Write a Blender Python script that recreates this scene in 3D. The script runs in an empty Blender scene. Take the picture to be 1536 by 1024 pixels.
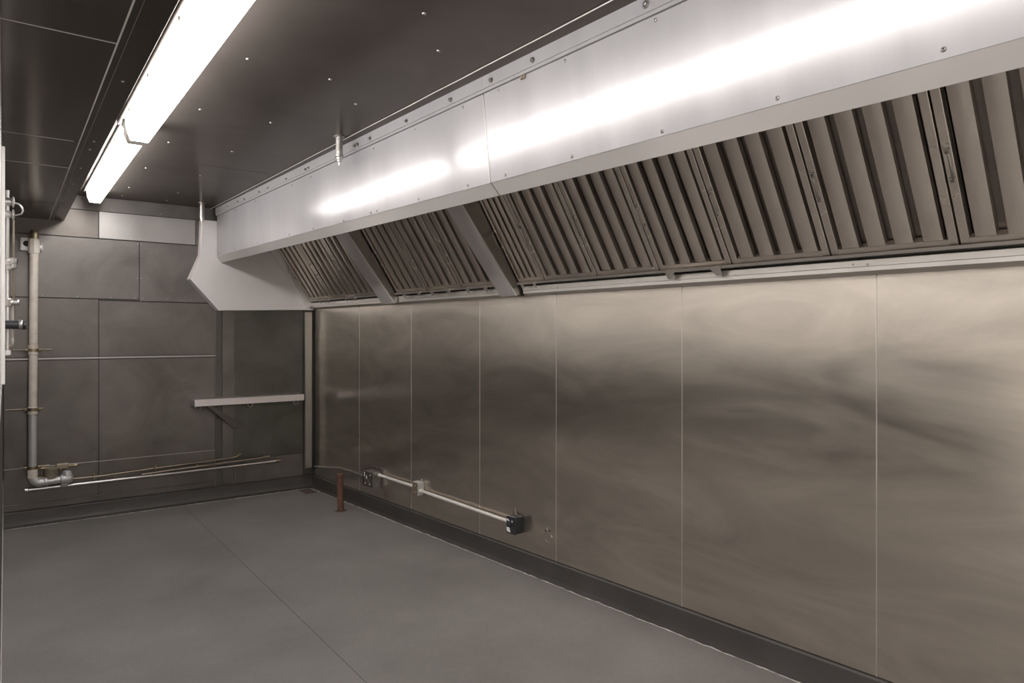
import bpy, bmesh, math, random
from mathutils import Matrix, Vector, Quaternion

random.seed(7)
SC = bpy.context.scene
COL = SC.collection
PI = math.pi

# ------------------------------------------------------------------ materials
def new_mat(name):
    m = bpy.data.materials.new(name)
    m.use_nodes = True
    nt = m.node_tree
    b = nt.nodes['Principled BSDF']
    return m, nt, b

def metal(name, col, rough, var=0.06, rvar=0.08, nscale=1.5, stretch=(1, 1, 1), bump=0.0, bscale=60.0,
          bstretch=(1, 1, 1), metallic=1.0, stain=None, stain_scale=2.0, stain_amt=0.0, aniso=0.0, tangent=None, wide=None, distort=0.6):
    m, nt, b = new_mat(name)
    N, L = nt.nodes, nt.links
    b.inputs['Metallic'].default_value = metallic
    geo = N.new('ShaderNodeNewGeometry')
    mp = N.new('ShaderNodeMapping'); mp.inputs['Scale'].default_value = stretch
    L.new(geo.outputs['Position'], mp.inputs['Vector'])
    n1 = N.new('ShaderNodeTexNoise'); n1.inputs['Scale'].default_value = nscale
    n1.inputs['Detail'].default_value = 6; n1.inputs['Roughness'].default_value = 0.6
    n1.inputs['Distortion'].default_value = distort
    L.new(mp.outputs['Vector'], n1.inputs['Vector'])
    r = N.new('ShaderNodeMapRange')
    r.inputs[1].default_value = 0.3; r.inputs[2].default_value = 0.7
    r.inputs[3].default_value = max(0.05 if wide else 0.285, rough - rvar); r.inputs[4].default_value = max(0.06 if wide else 0.295, rough + rvar)
    L.new(n1.outputs['Fac'], r.inputs[0]); L.new(r.outputs[0], b.inputs['Roughness'])
    mix = N.new('ShaderNodeMix'); mix.data_type = 'RGBA'
    mix.inputs['A'].default_value = tuple(c * (1 - var) for c in col) + (1,)
    mix.inputs['B'].default_value = tuple(min(1, c * (1 + var)) for c in col) + (1,)
    rr = N.new('ShaderNodeMapRange'); rr.inputs[1].default_value = 0.3; rr.inputs[2].default_value = 0.7
    L.new(n1.outputs['Fac'], rr.inputs[0]); L.new(rr.outputs[0], mix.inputs['Factor'])
    out = mix.outputs['Result']
    if stain:
        n3 = N.new('ShaderNodeTexNoise'); n3.inputs['Scale'].default_value = stain_scale
        n3.inputs['Detail'].default_value = 8; n3.inputs['Roughness'].default_value = 0.7
        L.new(geo.outputs['Position'], n3.inputs['Vector'])
        r3 = N.new('ShaderNodeMapRange'); r3.inputs[1].default_value = 0.48; r3.inputs[2].default_value = 0.72
        r3.inputs[3].default_value = 0; r3.inputs[4].default_value = stain_amt
        L.new(n3.outputs['Fac'], r3.inputs[0])
        mx = N.new('ShaderNodeMix'); mx.data_type = 'RGBA'
        L.new(r3.outputs[0], mx.inputs['Factor']); L.new(out, mx.inputs['A'])
        mx.inputs['B'].default_value = tuple(stain) + (1,)
        out = mx.outputs['Result']
    L.new(out, b.inputs['Base Color'])
    if bump:
        mp2 = N.new('ShaderNodeMapping'); mp2.inputs['Scale'].default_value = bstretch
        L.new(geo.outputs['Position'], mp2.inputs['Vector'])
        n2 = N.new('ShaderNodeTexNoise'); n2.inputs['Scale'].default_value = bscale
        n2.inputs['Detail'].default_value = 3
        L.new(mp2.outputs['Vector'], n2.inputs['Vector'])
        bp = N.new('ShaderNodeBump'); bp.inputs['Strength'].default_value = bump; bp.inputs['Distance'].default_value = 0.01
        L.new(n2.outputs['Fac'], bp.inputs['Height']); L.new(bp.outputs['Normal'], b.inputs['Normal'])
    if aniso:
        b.inputs['Anisotropic'].default_value = aniso
        cx = N.new('ShaderNodeCombineXYZ')
        for i in range(3): cx.inputs[i].default_value = tangent[i]
        L.new(cx.outputs[0], b.inputs['Tangent'])
    if wide:                                  # worn steel: a broad sheen under the sharper one
        g = N.new('ShaderNodeBsdfAnisotropic'); g.distribution = 'MULTI_GGX'
        g.inputs['Roughness'].default_value = wide[0]
        if len(wide) > 2:
            g.inputs['Anisotropy'].default_value = wide[2]
            tv = N.new('ShaderNodeCombineXYZ'); tv.inputs[2].default_value = 1.0
            L.new(tv.outputs[0], g.inputs['Tangent'])
        L.new(out, g.inputs['Color'])
        ms = N.new('ShaderNodeMixShader'); ms.inputs[0].default_value = wide[1]
        L.new(b.outputs[0], ms.inputs[1]); L.new(g.outputs[0], ms.inputs[2])
        L.new(ms.outputs[0], N['Material Output'].inputs['Surface'])
    return m

def plain(name, col, rough=0.5, metallic=0.0):
    return metal(name, col, rough, var=0.05, rvar=0.05, nscale=8, metallic=metallic)

M = {}
WA = 0.6
M['fascia'] = metal('brushed steel hood fascia', (0.50, 0.486, 0.494), 0.165, var=0.06, rvar=0.03, nscale=3.5, stretch=(1, 1, 0.14), wide=(0.85, 0.87))
M['hoodlip'] = metal('satin steel', (0.62, 0.595, 0.575), 0.45, var=0.03, rvar=0.04, nscale=2, wide=(0.85, 0.6))
M['endpan'] = metal('dull steel end panel', (0.80, 0.77, 0.76), 0.48, var=0.03, rvar=0.04, nscale=2, wide=(0.8, 0.4))
M['beamdark'] = metal('shaded beam steel', (0.33, 0.31, 0.285), 0.34, var=0.05, rvar=0.05, nscale=3)  # shade of the divider sides put into the colour; corner post shares it
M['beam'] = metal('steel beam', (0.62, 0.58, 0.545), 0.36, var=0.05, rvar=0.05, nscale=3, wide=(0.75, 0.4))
M['rwall'] = metal('worn stainless panel', (0.64, 0.582, 0.515), 0.215, var=0.16, rvar=0.05, nscale=2.0, stretch=(1, 0.45, 1.5), distort=1.8, wide=(0.46, 0.36, WA))
M['fwall'] = metal('aged grey sheet metal', (0.155, 0.142, 0.131), 0.44, var=0.30, rvar=0.08, nscale=2.2, stain=(0.15, 0.125, 0.105), stain_scale=1.6, stain_amt=0.5)
M['fwall_light'] = metal('newer sheet metal', (0.36, 0.343, 0.33), 0.42, var=0.10, rvar=0.08, nscale=2.5)
M['fwall_mid'] = metal('grey sheet metal', (0.165, 0.152, 0.142), 0.44, var=0.30, rvar=0.08, nscale=2.2)
M['fwall_dark'] = metal('dark greenish sheet metal', (0.112, 0.109, 0.096), 0.42, var=0.2, rvar=0.07, nscale=3.0)
M['seam'] = plain('seam backing', (0.06, 0.055, 0.05), 0.7)
M['ceil'] = metal('dark steel ceiling', (0.13, 0.112, 0.100), 0.21, var=0.16, rvar=0.05, nscale=0.9, metallic=0.35, wide=(0.5, 0.5))
M['soffit'] = metal('dark steel soffit', (0.22, 0.20, 0.182), 0.18, var=0.10, rvar=0.04, nscale=1.0, stretch=(3, 0.5, 1), wide=(0.5, 0.35))
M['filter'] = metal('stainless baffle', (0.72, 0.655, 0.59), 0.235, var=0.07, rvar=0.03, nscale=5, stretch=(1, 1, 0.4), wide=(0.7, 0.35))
M['gapshade'] = metal('greasy rear baffle', (0.20, 0.178, 0.158), 0.38, var=0.15, rvar=0.05, nscale=8)  # same steel as the baffles, darkened: shade of the gaps put into the colour
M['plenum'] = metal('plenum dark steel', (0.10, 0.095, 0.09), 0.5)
M['rail'] = metal('bright rail', (0.60, 0.57, 0.54), 0.32, var=0.04, rvar=0.03, nscale=4, wide=(0.7, 0.4))
M['zinc'] = metal('zinc fastener', (0.55, 0.53, 0.50), 0.35, nscale=20)
M['base'] = metal('dark vinyl cove', (0.048, 0.043, 0.040), 0.42, var=0.22, rvar=0.08, nscale=3.5, metallic=0.0)
M['rust'] = metal('rusty pipe', (0.145, 0.072, 0.046), 0.75, var=0.4, rvar=0.1, nscale=30, metallic=0.25, bump=0.25, bscale=120)
M['rustplate'] = metal('rusted plate', (0.10, 0.075, 0.055), 0.7, var=0.5, rvar=0.1, nscale=25, metallic=0.1)
M['whitepipe'] = metal('cream painted pipe', (0.62, 0.56, 0.50), 0.38, var=0.08, rvar=0.06, nscale=6, metallic=0.0, stain=(0.33, 0.24, 0.15), stain_scale=9, stain_amt=0.6)
M['greypipe'] = metal('silver grey pipe', (0.46, 0.45, 0.45), 0.33, var=0.1, rvar=0.06, nscale=9, metallic=0.35)
M['conduit'] = metal('galvanised conduit', (0.62, 0.60, 0.585), 0.34, var=0.08, nscale=14)
M['conduit_white'] = metal('pale conduit', (0.80, 0.765, 0.73), 0.38, var=0.05, nscale=14, metallic=0.35)
M['brass'] = metal('tarnished brass', (0.30, 0.245, 0.165), 0.42, var=0.25, nscale=18)
M['brown'] = metal('brown tarnished tube', (0.30, 0.25, 0.20), 0.42, var=0.25, nscale=14)
M['canister'] = metal('stained canister', (0.30, 0.255, 0.195), 0.45, var=0.25, nscale=18, metallic=0.6)
M['boxsteel'] = metal('worn galvanised box', (0.34, 0.33, 0.315), 0.40, var=0.15, nscale=12, stain=(0.13, 0.10, 0.07), stain_scale=25, stain_amt=0.8)
M['boxpale'] = metal('pale painted box', (0.50, 0.48, 0.455), 0.45, var=0.1, nscale=15, metallic=0.2)
M['boxtan'] = metal('tarnished box cover', (0.27, 0.22, 0.16), 0.45, var=0.2, nscale=18, metallic=0.6)
M['black'] = metal('black plastic', (0.022, 0.022, 0.026), 0.35, var=0.2, nscale=20, metallic=0.0)
M['paint'] = plain('white paint chip', (0.75, 0.74, 0.72), 0.5)
M['white'] = plain('white plastic', (0.74, 0.72, 0.70), 0.4)
M['hole'] = plain('dark opening', (0.015, 0.014, 0.014), 0.8)
M['caulk'] = metal('old caulk bead', (0.46, 0.44, 0.41), 0.6, var=0.2, nscale=30, metallic=0.0, stain=(0.07, 0.06, 0.055), stain_scale=7, stain_amt=1.0)
M['linecaulk'] = plain('pale sealant line', (0.72, 0.69, 0.66), 0.4, 0.3)
M['shelf'] = metal('bright shelf steel', (0.72, 0.68, 0.69), 0.30, var=0.05, nscale=6)
M['trimdark'] = metal('dull trim steel', (0.36, 0.33, 0.30), 0.36, var=0.08, nscale=5)
M['housing'] = metal('cream enamel light housing', (0.24, 0.205, 0.18), 0.4, var=0.03, nscale=3, metallic=0.0)
M['lwall'] = plain('dark painted wall', (0.05, 0.046, 0.042), 0.5)
M['bwall'] = plain('pale painted wall', (0.72, 0.70, 0.67), 0.6)  # unseen room walls, pale tone chosen to bounce fill light
M['chrome'] = metal('chromed fitting', (0.62, 0.60, 0.58), 0.22, var=0.1, nscale=16)

def floor_mat():
    m, nt, b = new_mat('grey epoxy floor')
    N, L = nt.nodes, nt.links
    geo = N.new('ShaderNodeNewGeometry')
    n1 = N.new('ShaderNodeTexNoise'); n1.inputs['Scale'].default_value = 1.4; n1.inputs['Detail'].default_value = 8
    n1.inputs['Roughness'].default_value = 0.65
    L.new(geo.outputs['Position'], n1.inputs['Vector'])
    n2 = N.new('ShaderNodeTexNoise'); n2.inputs['Scale'].default_value = 45; n2.inputs['Detail'].default_value = 6
    L.new(geo.outputs['Position'], n2.inputs['Vector'])
    cr = N.new('ShaderNodeValToRGB')
    cr.color_ramp.elements[0].position = 0.30; cr.color_ramp.elements[0].color = (0.150, 0.140, 0.133, 1)
    cr.color_ramp.elements[1].position = 0.70; cr.color_ramp.elements[1].color = (0.222, 0.208, 0.198, 1)
    L.new(n1.outputs['Fac'], cr.inputs[0])
    mx = N.new('ShaderNodeMix'); mx.data_type = 'RGBA'; mx.blend_type = 'MULTIPLY'
    mx.inputs['Factor'].default_value = 0.35
    L.new(cr.outputs[0], mx.inputs['A'])
    cr2 = N.new('ShaderNodeValToRGB')
    cr2.color_ramp.elements[0].position = 0.35; cr2.color_ramp.elements[0].color = (0.86, 0.86, 0.86, 1)
    cr2.color_ramp.elements[1].position = 0.65; cr2.color_ramp.elements[1].color = (1.06, 1.06, 1.06, 1)
    L.new(n2.outputs['Fac'], cr2.inputs[0]); L.new(cr2.outputs[0], mx.inputs['B'])
    # pale scuffs
    n3 = N.new('ShaderNodeTexNoise'); n3.inputs['Scale'].default_value = 5.5; n3.inputs['Detail'].default_value = 12
    n3.inputs['Roughness'].default_value = 0.75
    L.new(geo.outputs['Position'], n3.inputs['Vector'])
    r3 = N.new('ShaderNodeMapRange'); r3.inputs[1].default_value = 0.68; r3.inputs[2].default_value = 0.76
    r3.inputs[3].default_value = 0; r3.inputs[4].default_value = 0.45
    L.new(n3.outputs['Fac'], r3.inputs[0])
    m3 = N.new('ShaderNodeMix'); m3.data_type = 'RGBA'
    L.new(r3.outputs[0], m3.inputs['Factor']); L.new(mx.outputs['Result'], m3.inputs['A'])
    m3.inputs['B'].default_value = (0.30, 0.285, 0.265, 1)
    L.new(m3.outputs['Result'], b.inputs['Base Color'])
    r = N.new('ShaderNodeMapRange'); r.inputs[3].default_value = 0.46; r.inputs[4].default_value = 0.68
    L.new(n1.outputs['Fac'], r.inputs[0]); L.new(r.outputs[0], b.inputs['Roughness'])
    bp = N.new('ShaderNodeBump'); bp.inputs['Strength'].default_value = 0.08; bp.inputs['Distance'].default_value = 0.004
    L.new(n2.outputs['Fac'], bp.inputs['Height']); L.new(bp.outputs['Normal'], b.inputs['Normal'])
    return m
M['floor'] = floor_mat()

def emit_mat(name, col, s):
    m, nt, b = new_mat(name)
    b.inputs['Base Color'].default_value = (0.9, 0.9, 0.9, 1)
    b.inputs['Emission Color'].default_value = col + (1,)
    b.inputs['Emission Strength'].default_value = s
    b.inputs['Roughness'].default_value = 0.4
    return m
M['diffuser'] = emit_mat('lit diffuser', (1.0, 0.975, 0.955), 9.5)

# ------------------------------------------------------------------ mesh helper
class MB:
    def __init__(self): self.bm = bmesh.new()
    def _bevel(self, faces, w, seg=1):
        if w <= 0: return
        edges = {e for f in faces for e in f.edges}
        bmesh.ops.bevel(self.bm, geom=list(edges), offset=w, segments=seg, affect='EDGES', profile=0.5, clamp_overlap=True)
    def box(self, a, b, bev=0.0):
        a, b = Vector(a), Vector(b)
        lo = Vector(map(min, a, b)); hi = Vector(map(max, a, b))
        return self.hexa([(lo.x, lo.y, lo.z), (hi.x, lo.y, lo.z), (hi.x, hi.y, lo.z), (lo.x, hi.y, lo.z),
                          (lo.x, lo.y, hi.z), (hi.x, lo.y, hi.z), (hi.x, hi.y, hi.z), (lo.x, hi.y, hi.z)], bev)
    def hexa(self, p, bev=0.0):
        v = [self.bm.verts.new(q) for q in p]
        fs = [self.bm.faces.new([v[i] for i in f]) for f in ((3, 2, 1, 0), (4, 5, 6, 7), (0, 1, 5, 4), (1, 2, 6, 5), (2, 3, 7, 6), (3, 0, 4, 7))]
        self._bevel(fs, bev)
        return self
    def prism(self, poly, vec, bev=0.0):
        vec = Vector(vec)
        a = [self.bm.verts.new(q) for q in poly]
        b = [self.bm.verts.new(Vector(q) + vec) for q in poly]
        n = len(poly)
        fs = [self.bm.faces.new(a[::-1]), self.bm.faces.new(b)]
        for i in range(n): fs.append(self.bm.faces.new([a[i], a[(i + 1) % n], b[(i + 1) % n], b[i]]))
        self._bevel(fs, bev)
        return self
    def skin2(self, pa, pb, closed=True, caps=True):       # two matching outlines joined by quads
        a = [self.bm.verts.new(q) for q in pa]; b = [self.bm.verts.new(q) for q in pb]
        n = len(pa)
        for i in range(n if closed else n - 1):
            self.bm.faces.new([a[i], a[(i + 1) % n], b[(i + 1) % n], b[i]])
        if closed and caps:
            self.bm.faces.new(a[::-1]); self.bm.faces.new(b)
        return self
    def tube(self, pts, r, seg=14, caps=True):
        pts = [Vector(p) for p in pts]
        rs = r if isinstance(r, (list, tuple)) else [r] * len(pts)
        rings = []
        t0 = (pts[1] - pts[0]).normalized()
        up = Vector((0, 0, 1)) if abs(t0.z) < 0.9 else Vector((1, 0, 0))
        nrm = t0.cross(up).normalized()
        prev = t0
        for i, p in enumerate(pts):
            if i == 0: t = (pts[1] - pts[0]).normalized()
            elif i == len(pts) - 1: t = (pts[i] - pts[i - 1]).normalized()
            else: t = ((pts[i] - pts[i - 1]).normalized() + (pts[i + 1] - pts[i]).normalized()).normalized()
            nrm = prev.rotation_difference(t) @ nrm
            prev = t
            bi = t.cross(nrm).normalized()
            rings.append([self.bm.verts.new(p + (nrm * math.cos(2 * PI * k / seg) + bi * math.sin(2 * PI * k / seg)) * rs[i]) for k in range(seg)])
        for A, B in zip(rings, rings[1:]):
            for k in range(seg):
                self.bm.faces.new([A[k], A[(k + 1) % seg], B[(k + 1) % seg], B[k]])
        if caps:
            self.bm.faces.new(rings[0][::-1]); self.bm.faces.new(rings[-1])
        return self
    def lathe(self, origin, axis, prof, seg=20):           # prof: (distance along axis, radius)
        o, ax = Vector(origin), Vector(axis).normalized()
        pts = [o + ax * d for d, r in prof]
        up = Vector((0, 0, 1)) if abs(ax.z) < 0.9 else Vector((1, 0, 0))
        e1 = ax.cross(up).normalized(); e2 = ax.cross(e1).normalized()
        rings = [[self.bm.verts.new(p + (e1 * math.cos(2 * PI * k / seg) + e2 * math.sin(2 * PI * k / seg)) * max(r, 1e-4)) for k in range(seg)]
                 for p, (d, r) in zip(pts, prof)]
        for A, B in zip(rings, rings[1:]):
            for k in range(seg): self.bm.faces.new([A[k], A[(k + 1) % seg], B[(k + 1) % seg], B[k]])
        self.bm.faces.new(rings[0][::-1]); self.bm.faces.new(rings[-1])
        return self
    def dome(self, c, axis, r, h, seg=10):
        prof = [(h * math.sin(a), r * math.cos(a)) for a in (0, 0.5, 1.0, 1.45)]
        return self.lathe(c, axis, [(-0.003, r)] + prof, seg)
    def build(self, name, mat, parent=None, smooth=True):
        bm = self.bm
        bmesh.ops.recalc_face_normals(bm, faces=bm.faces)
        inv = ROOTM[parent.name].inverted() if parent is not None else Matrix()
        bm.transform(inv)
        me = bpy.data.meshes.new(name); bm.to_mesh(me); bm.free()
        if isinstance(mat, (list, tuple)):
            for m in mat: me.materials.append(M[m])
        else: me.materials.append(M[mat])
        if smooth:
            me.polygons.foreach_set('use_smooth', [True] * len(me.polygons))
            me.set_sharp_from_angle(angle=math.radians(35))
        o = bpy.data.objects.new(name, me); COL.objects.link(o)
        if parent is not None:
            o.parent = parent; ROOTM[o.name] = ROOTM[parent.name]
        else:
            ROOTM[o.name] = Matrix()
        return o
ROOTM = {}
WA = 0.6

def thing(name, label, cat, loc=(0, 0, 0), group=None, matrix=None):
    o = bpy.data.objects.new(name, None); COL.objects.link(o)
    o.empty_display_size = 0.1
    mt = matrix if matrix is not None else Matrix.Translation(loc)
    o.matrix_world = mt; ROOTM[o.name] = mt
    o['label'] = label; o['category'] = cat
    if group: o['group'] = group
    return o
def tag(o, label, cat, group=None):
    o['label'] = label; o['category'] = cat
    if group: o['group'] = group
    return o
def struct(o): o['kind'] = 'structure'; return o

def copy_tree(o, parent=None):
    c = o.copy(); COL.objects.link(c)
    if parent is not None: c.parent = parent
    for ch in list(o.children): copy_tree(ch, c)
    return c

# ------------------------------------------------------------------ the room (metres; x right, y to the far wall, z up)
YF = 6.968                     # far wall
ZC = 2.798                     # ceiling
KW, BW = -0.0746, 3.108        # the right wall runs slightly askew:  x = BW + KW*y
XL = -0.013                    # left wall
def wx(y): return BW + KW * y
_l = math.hypot(1, KW)
U = Vector((KW, 1, 0)) / _l            # along the right wall, away from the viewer
NI = Vector((-1, KW, 0)) / _l          # out of the right wall, into the room
def W(y, n, z): return Vector((wx(y), y, z)) + NI * n
WM = Matrix(((U.x, NI.x, 0, 0), (U.y, NI.y, 0, 0), (0, 0, 1, 0), (0, 0, 0, 1)))   # rotation part
def wall_matrix(y, n, z):
    m = WM.copy(); m.translation = W(y, n, z); return m

YB, XB = -2.6, -1.9             # back wall and the wider part of the room behind the viewpoint
YO = 1.45                        # the left wall starts here
# floor
struct(MB().box((XB - .1, YB - .1, -.1), (3.6, YF + .1, 0)).build('floor', 'floor'))
fl = bpy.data.objects['floor']
MB().box((1.328, YB, -.0002), (1.3308, YF - .02, .0006)).build('expansion_joint', 'seam', fl)
# ceiling
ceil = struct(MB().box((XB - .1, YB - .1, ZC), (3.6, YF + .1, ZC + .1)).build('ceiling', 'ceil'))
for x, y in [(.85, 3.08), (.838, 3.926), (.825, 4.72), (.82, 5.55), (.817, 6.37), (.85, 2.26), (1.23, 3.097), (1.26, 2.25), (1.213, 3.933),
             (1.2, 4.707), (1.187, 5.563), (1.18, 6.364), (1.164, 6.78), (.815, 6.78), (1.475, 2.51), (1.47, 3.35)]:
    MB().dome((x, y, ZC), (0, 0, -1), .008, .005).build('rivet', 'zinc', ceil)
for y in (5.2,):
    MB().box((.7, y, ZC - .0008), (1.58, y + .002, ZC + .001)).build('sheet_joint', 'seam', ceil)
# ceiling strip beside the hood
def cx(y): return 1.80 - .0315 * y
st = struct(MB().prism([(cx(-1.5), -1.5, ZC + .001), (2.2, -1.5, ZC + .001), (2.0, YF, ZC + .001), (cx(YF), YF, ZC + .001)], (0, 0, -.007)).build('trim_1', 'ceil'))
cb = MB()
ys = [-1.5 + (YF + 1.5) * i / 40 for i in range(41)]
cb.tube([(cx(y) - .001 + random.uniform(-.0015, .0015), y, ZC - .006) for y in ys], .0022, 6)
cb.build('sealant_line', 'linecaulk', st)
# soffit box along the left of the ceiling
SZ, SX = 2.562, 0.402
sf = struct(MB().box((XB, YB, SZ), (SX, YF, ZC)).build('trim_2', 'soffit'))
MB().box((.296, YB, SZ - .0025), (.301, YF, SZ + .001)).build('sealant_line', 'linecaulk', sf)
MB().box((.322, YB, SZ - .001), (.324, YF, SZ + .001)).build('sheet_joint', 'boxtan', sf)
for y, x1 in ((4.05, .275), (4.72, .297), (6.08, .36), (2.6, .297)):
    MB().box((XB, y, SZ - .0015), (x1, y + .004, SZ + .001)).build('sheet_joint', 'linecaulk' if y < 6 else 'seam', sf)
for x, y in [(.36, 2.978), (.357, 3.995), (.355, 4.181), (.352, 4.685), (.341, 5.453), (.348, 5.218), (.33, 5.9), (.36, 6.3)]:
    MB().dome((x, y, SZ), (0, 0, -1), .006, .004).build('rivet', 'zinc', sf)
# left wall, its return, and the walls out of view
wl = struct(MB().box((XL - .12, YO, 0), (XL - .004, YF, SZ)).build('wall_left', 'lwall'))
MB().box((XL - .006, YO, 1.33), (XL, YF, SZ)).build('upper_panel', 'white', wl)
MB().box((XL - .006, YO, .0), (XL, YF, .40)).build('bounce_panel', 'white', wl)  # pale panel added for the low bright band reflected in the right wall
MB().box((XL - .006, YO, .403), (XL - .001, YF, 1.327)).build('middle_panel', 'lwall', wl)  # dark panel added for the dark band reflected in the right wall
struct(MB().box((XB, YO, 0), (XL - .12, YO + .12, SZ)).build('wall_return', 'bwall'))
struct(MB().box((XB - .1, YB, 0), (XB, YO + .12, ZC)).build('wall_side', 'bwall'))
struct(MB().box((XB - .1, YB - .1, 0), (3.6, YB, ZC)).build('wall_back', 'bwall'))

# far wall: sheets on a dark backing
fw = struct(MB().box((XL - .12, YF + .006, 0), (2.75, YF + .12, ZC)).build('wall_far', 'seam'))
G = .0022
def fsheet(x0, x1, z0, z1, mat, th=.0, name='wall_sheet'):
    return MB().box((x0 + G, YF - th, z0 + G), (x1 - G, YF + .008, z1 - G), .0012).build(name, mat, fw)
XR = 2.60
fsheet(XL, 1.63, 2.672, ZC, 'fwall_mid')
fsheet(1.63, XR, 2.672, ZC, 'fwall_mid')
fsheet(XL, .657, 2.432, 2.672, 'fwall')
fsheet(.657, 1.443, 2.434, 2.672, 'fwall_light', .004)
fsheet(1.443, XR, 2.432, 2.672, 'fwall')
fsheet(XL, .973, 1.903, 2.430, 'fwall_mid', .002)
fsheet(.973, 1.625, 1.890, 2.430, 'fwall_mid', .003)
fsheet(XL, .657, 1.398, 1.901, 'fwall')
fsheet(.657, 1.621, 1.398, 1.888, 'fwall')
fsheet(XL, .657, .483, 1.376, 'fwall')
fsheet(.657, 1.621, .483, 1.376, 'fwall')
fsheet(XL, .657, .184, .479, 'fwall')
fsheet(.657, 1.621, .184, .479, 'fwall')
fsheet(XL, 1.621, .13, .182, 'fwall')
fsheet(1.621, 1.681, .13, 1.888, 'fwall_dark', .003)
fsheet(1.681, 1.790, .13, 1.888, 'fwall')
fsheet(1.790, 2.478, .365, 1.888, 'fwall_dark')
fsheet(1.790, 2.478, .13, .362, 'fwall')
fsheet(2.478, XR, .13, 1.888, 'fwall_dark')
fsheet(1.625, XR, 1.890, 2.430, 'fwall_dark')
MB().box((XL, YF - .009, 1.378), (1.621, YF + .004, 1.396), .002).build('joint_strip', 'fwall_light', fw)
MB().box((XL, YF - .004, .4785), (1.621, YF + .004, .4835), .001).build('joint_strip', 'beam', fw)
MB().box((XL, YF - .004, .1815), (1.621, YF + .004, .185), .001).build('joint_strip', 'trimdark', fw)
MB().box((1.7885, YF - .004, .13), (1.7925, YF + .004, 1.888), .001).build('joint_strip', 'trimdark', fw)
MB().box((1.6195, YF - .005, .13), (1.6235, YF + .004, 1.888), .001).build('joint_strip', 'trimdark', fw)
for x in [.70, .78, .90, 1.02, 1.14, 1.26, 1.38]:
    MB().dome((x, YF - .004, 2.447), (0, -1, 0), .004, .003, 8).build('rivet', 'zinc', fw)
for x in [.25, .50, .75, .94, 1.0, 1.2, 1.4]:
    MB().dome((x, YF - .002, 1.918), (0, -1, 0), .004, .003, 8).build('rivet', 'zinc', fw)
for x in [.96, .985]:
    for z in (2.41, 2.3, 2.1):
        MB().dome((x, YF - .002, z), (0, -1, 0), .004, .003, 8).build('rivet', 'zinc', fw)
for x in (.75, 1.15, 1.5):
    MB().dome((x, YF - .001, 2.70), (0, -1, 0), .004, .003, 8).build('rivet', 'zinc', fw)

# right wall: stainless panels with narrow pale edges
rw = struct(MB().prism([W(YF + .1, -.006, 0), W(YB, -.006, 0), W(YB, -.12, 0), W(YF + .1, -.12, 0)], (0, 0, ZC)).build('wall_right', 'seam'))
edges = [6.93, 5.983, 5.09, 4.165, 3.37, 2.408, 1.42, .46, -.5, -1.5, YB]
PT = 1.848
for y0, y1 in zip(edges[1:], edges):
    g = .0016
    p = MB().prism([W(y0 + g, -.008, .128), W(y1 - g, -.008, .128), W(y1 - g, 0, .128), W(y0 + g, 0, .128)], (0, 0, PT + .01 - .128), .001)
    p.build('wall_panel', 'rwall', rw)
for y in edges[1:-1]:
    MB().prism([W(y - .002, -.005, .128), W(y + .002, -.005, .128), W(y + .002, .0015, .128), W(y - .002, .0015, .128)], (0, 0, PT - .128)).build('joint_strip', 'beam', rw)
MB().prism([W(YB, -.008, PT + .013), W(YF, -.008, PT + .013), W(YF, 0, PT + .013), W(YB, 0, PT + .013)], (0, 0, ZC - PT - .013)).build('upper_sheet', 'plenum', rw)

# corner post
cp = struct(MB().prism([(2.478, YF, .205), (2.478, YF - .055, .205), (2.553, YF - .055, .205), (2.556, YF, .205)], (0, 0, 1.62), .004).build('trim_3', 'beamdark'))
# baseboards: coved section
def cove(pf, y0, y1, name, mat, parent=None):
    prof = [(-.004, 0), (-.004, .124), (.006, .124), (.014, .116), (.016, .045), (.024, .018), (.048, .004), (.056, 0)]
    return MB().skin2([pf(y0, n, z) for n, z in prof], [pf(y1, n, z) for n, z in prof]).build(name, mat, parent)
br = struct(cove(W, YB, YF, 'baseboard_right', 'base'))
MB().prism([W(3.225, 0.005, .03), W(3.229, .005, .03), W(3.229, .0175, .03), W(3.225, .0175, .03)], (0, 0, .09)).build('joint', 'trimdark', br)
F = lambda x, n, z: Vector((x, YF - n, z))
bf = struct(cove(F, XL, 2.57, 'baseboard_far', 'base'))
bf.scale.z = 1.0
def bead(pf, a, b, n, name, parent, steps=260, r=.0042):
    mb = MB()
    pts, rs = [], []
    for i in range(steps + 1):
        t = a + (b - a) * i / steps
        pts.append(pf(t, n + random.uniform(-.004, .004), .0012)); rs.append(r * random.uniform(.35, 1.25))
    mb.tube(pts, rs, 6)
    return mb.build(name, 'caulk', parent)
bead(W, YB, YF - .06, .058, 'caulk_bead', br)
bead(F, XL + .01, 2.52, .056, 'caulk_bead', bf, r=.003)

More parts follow.
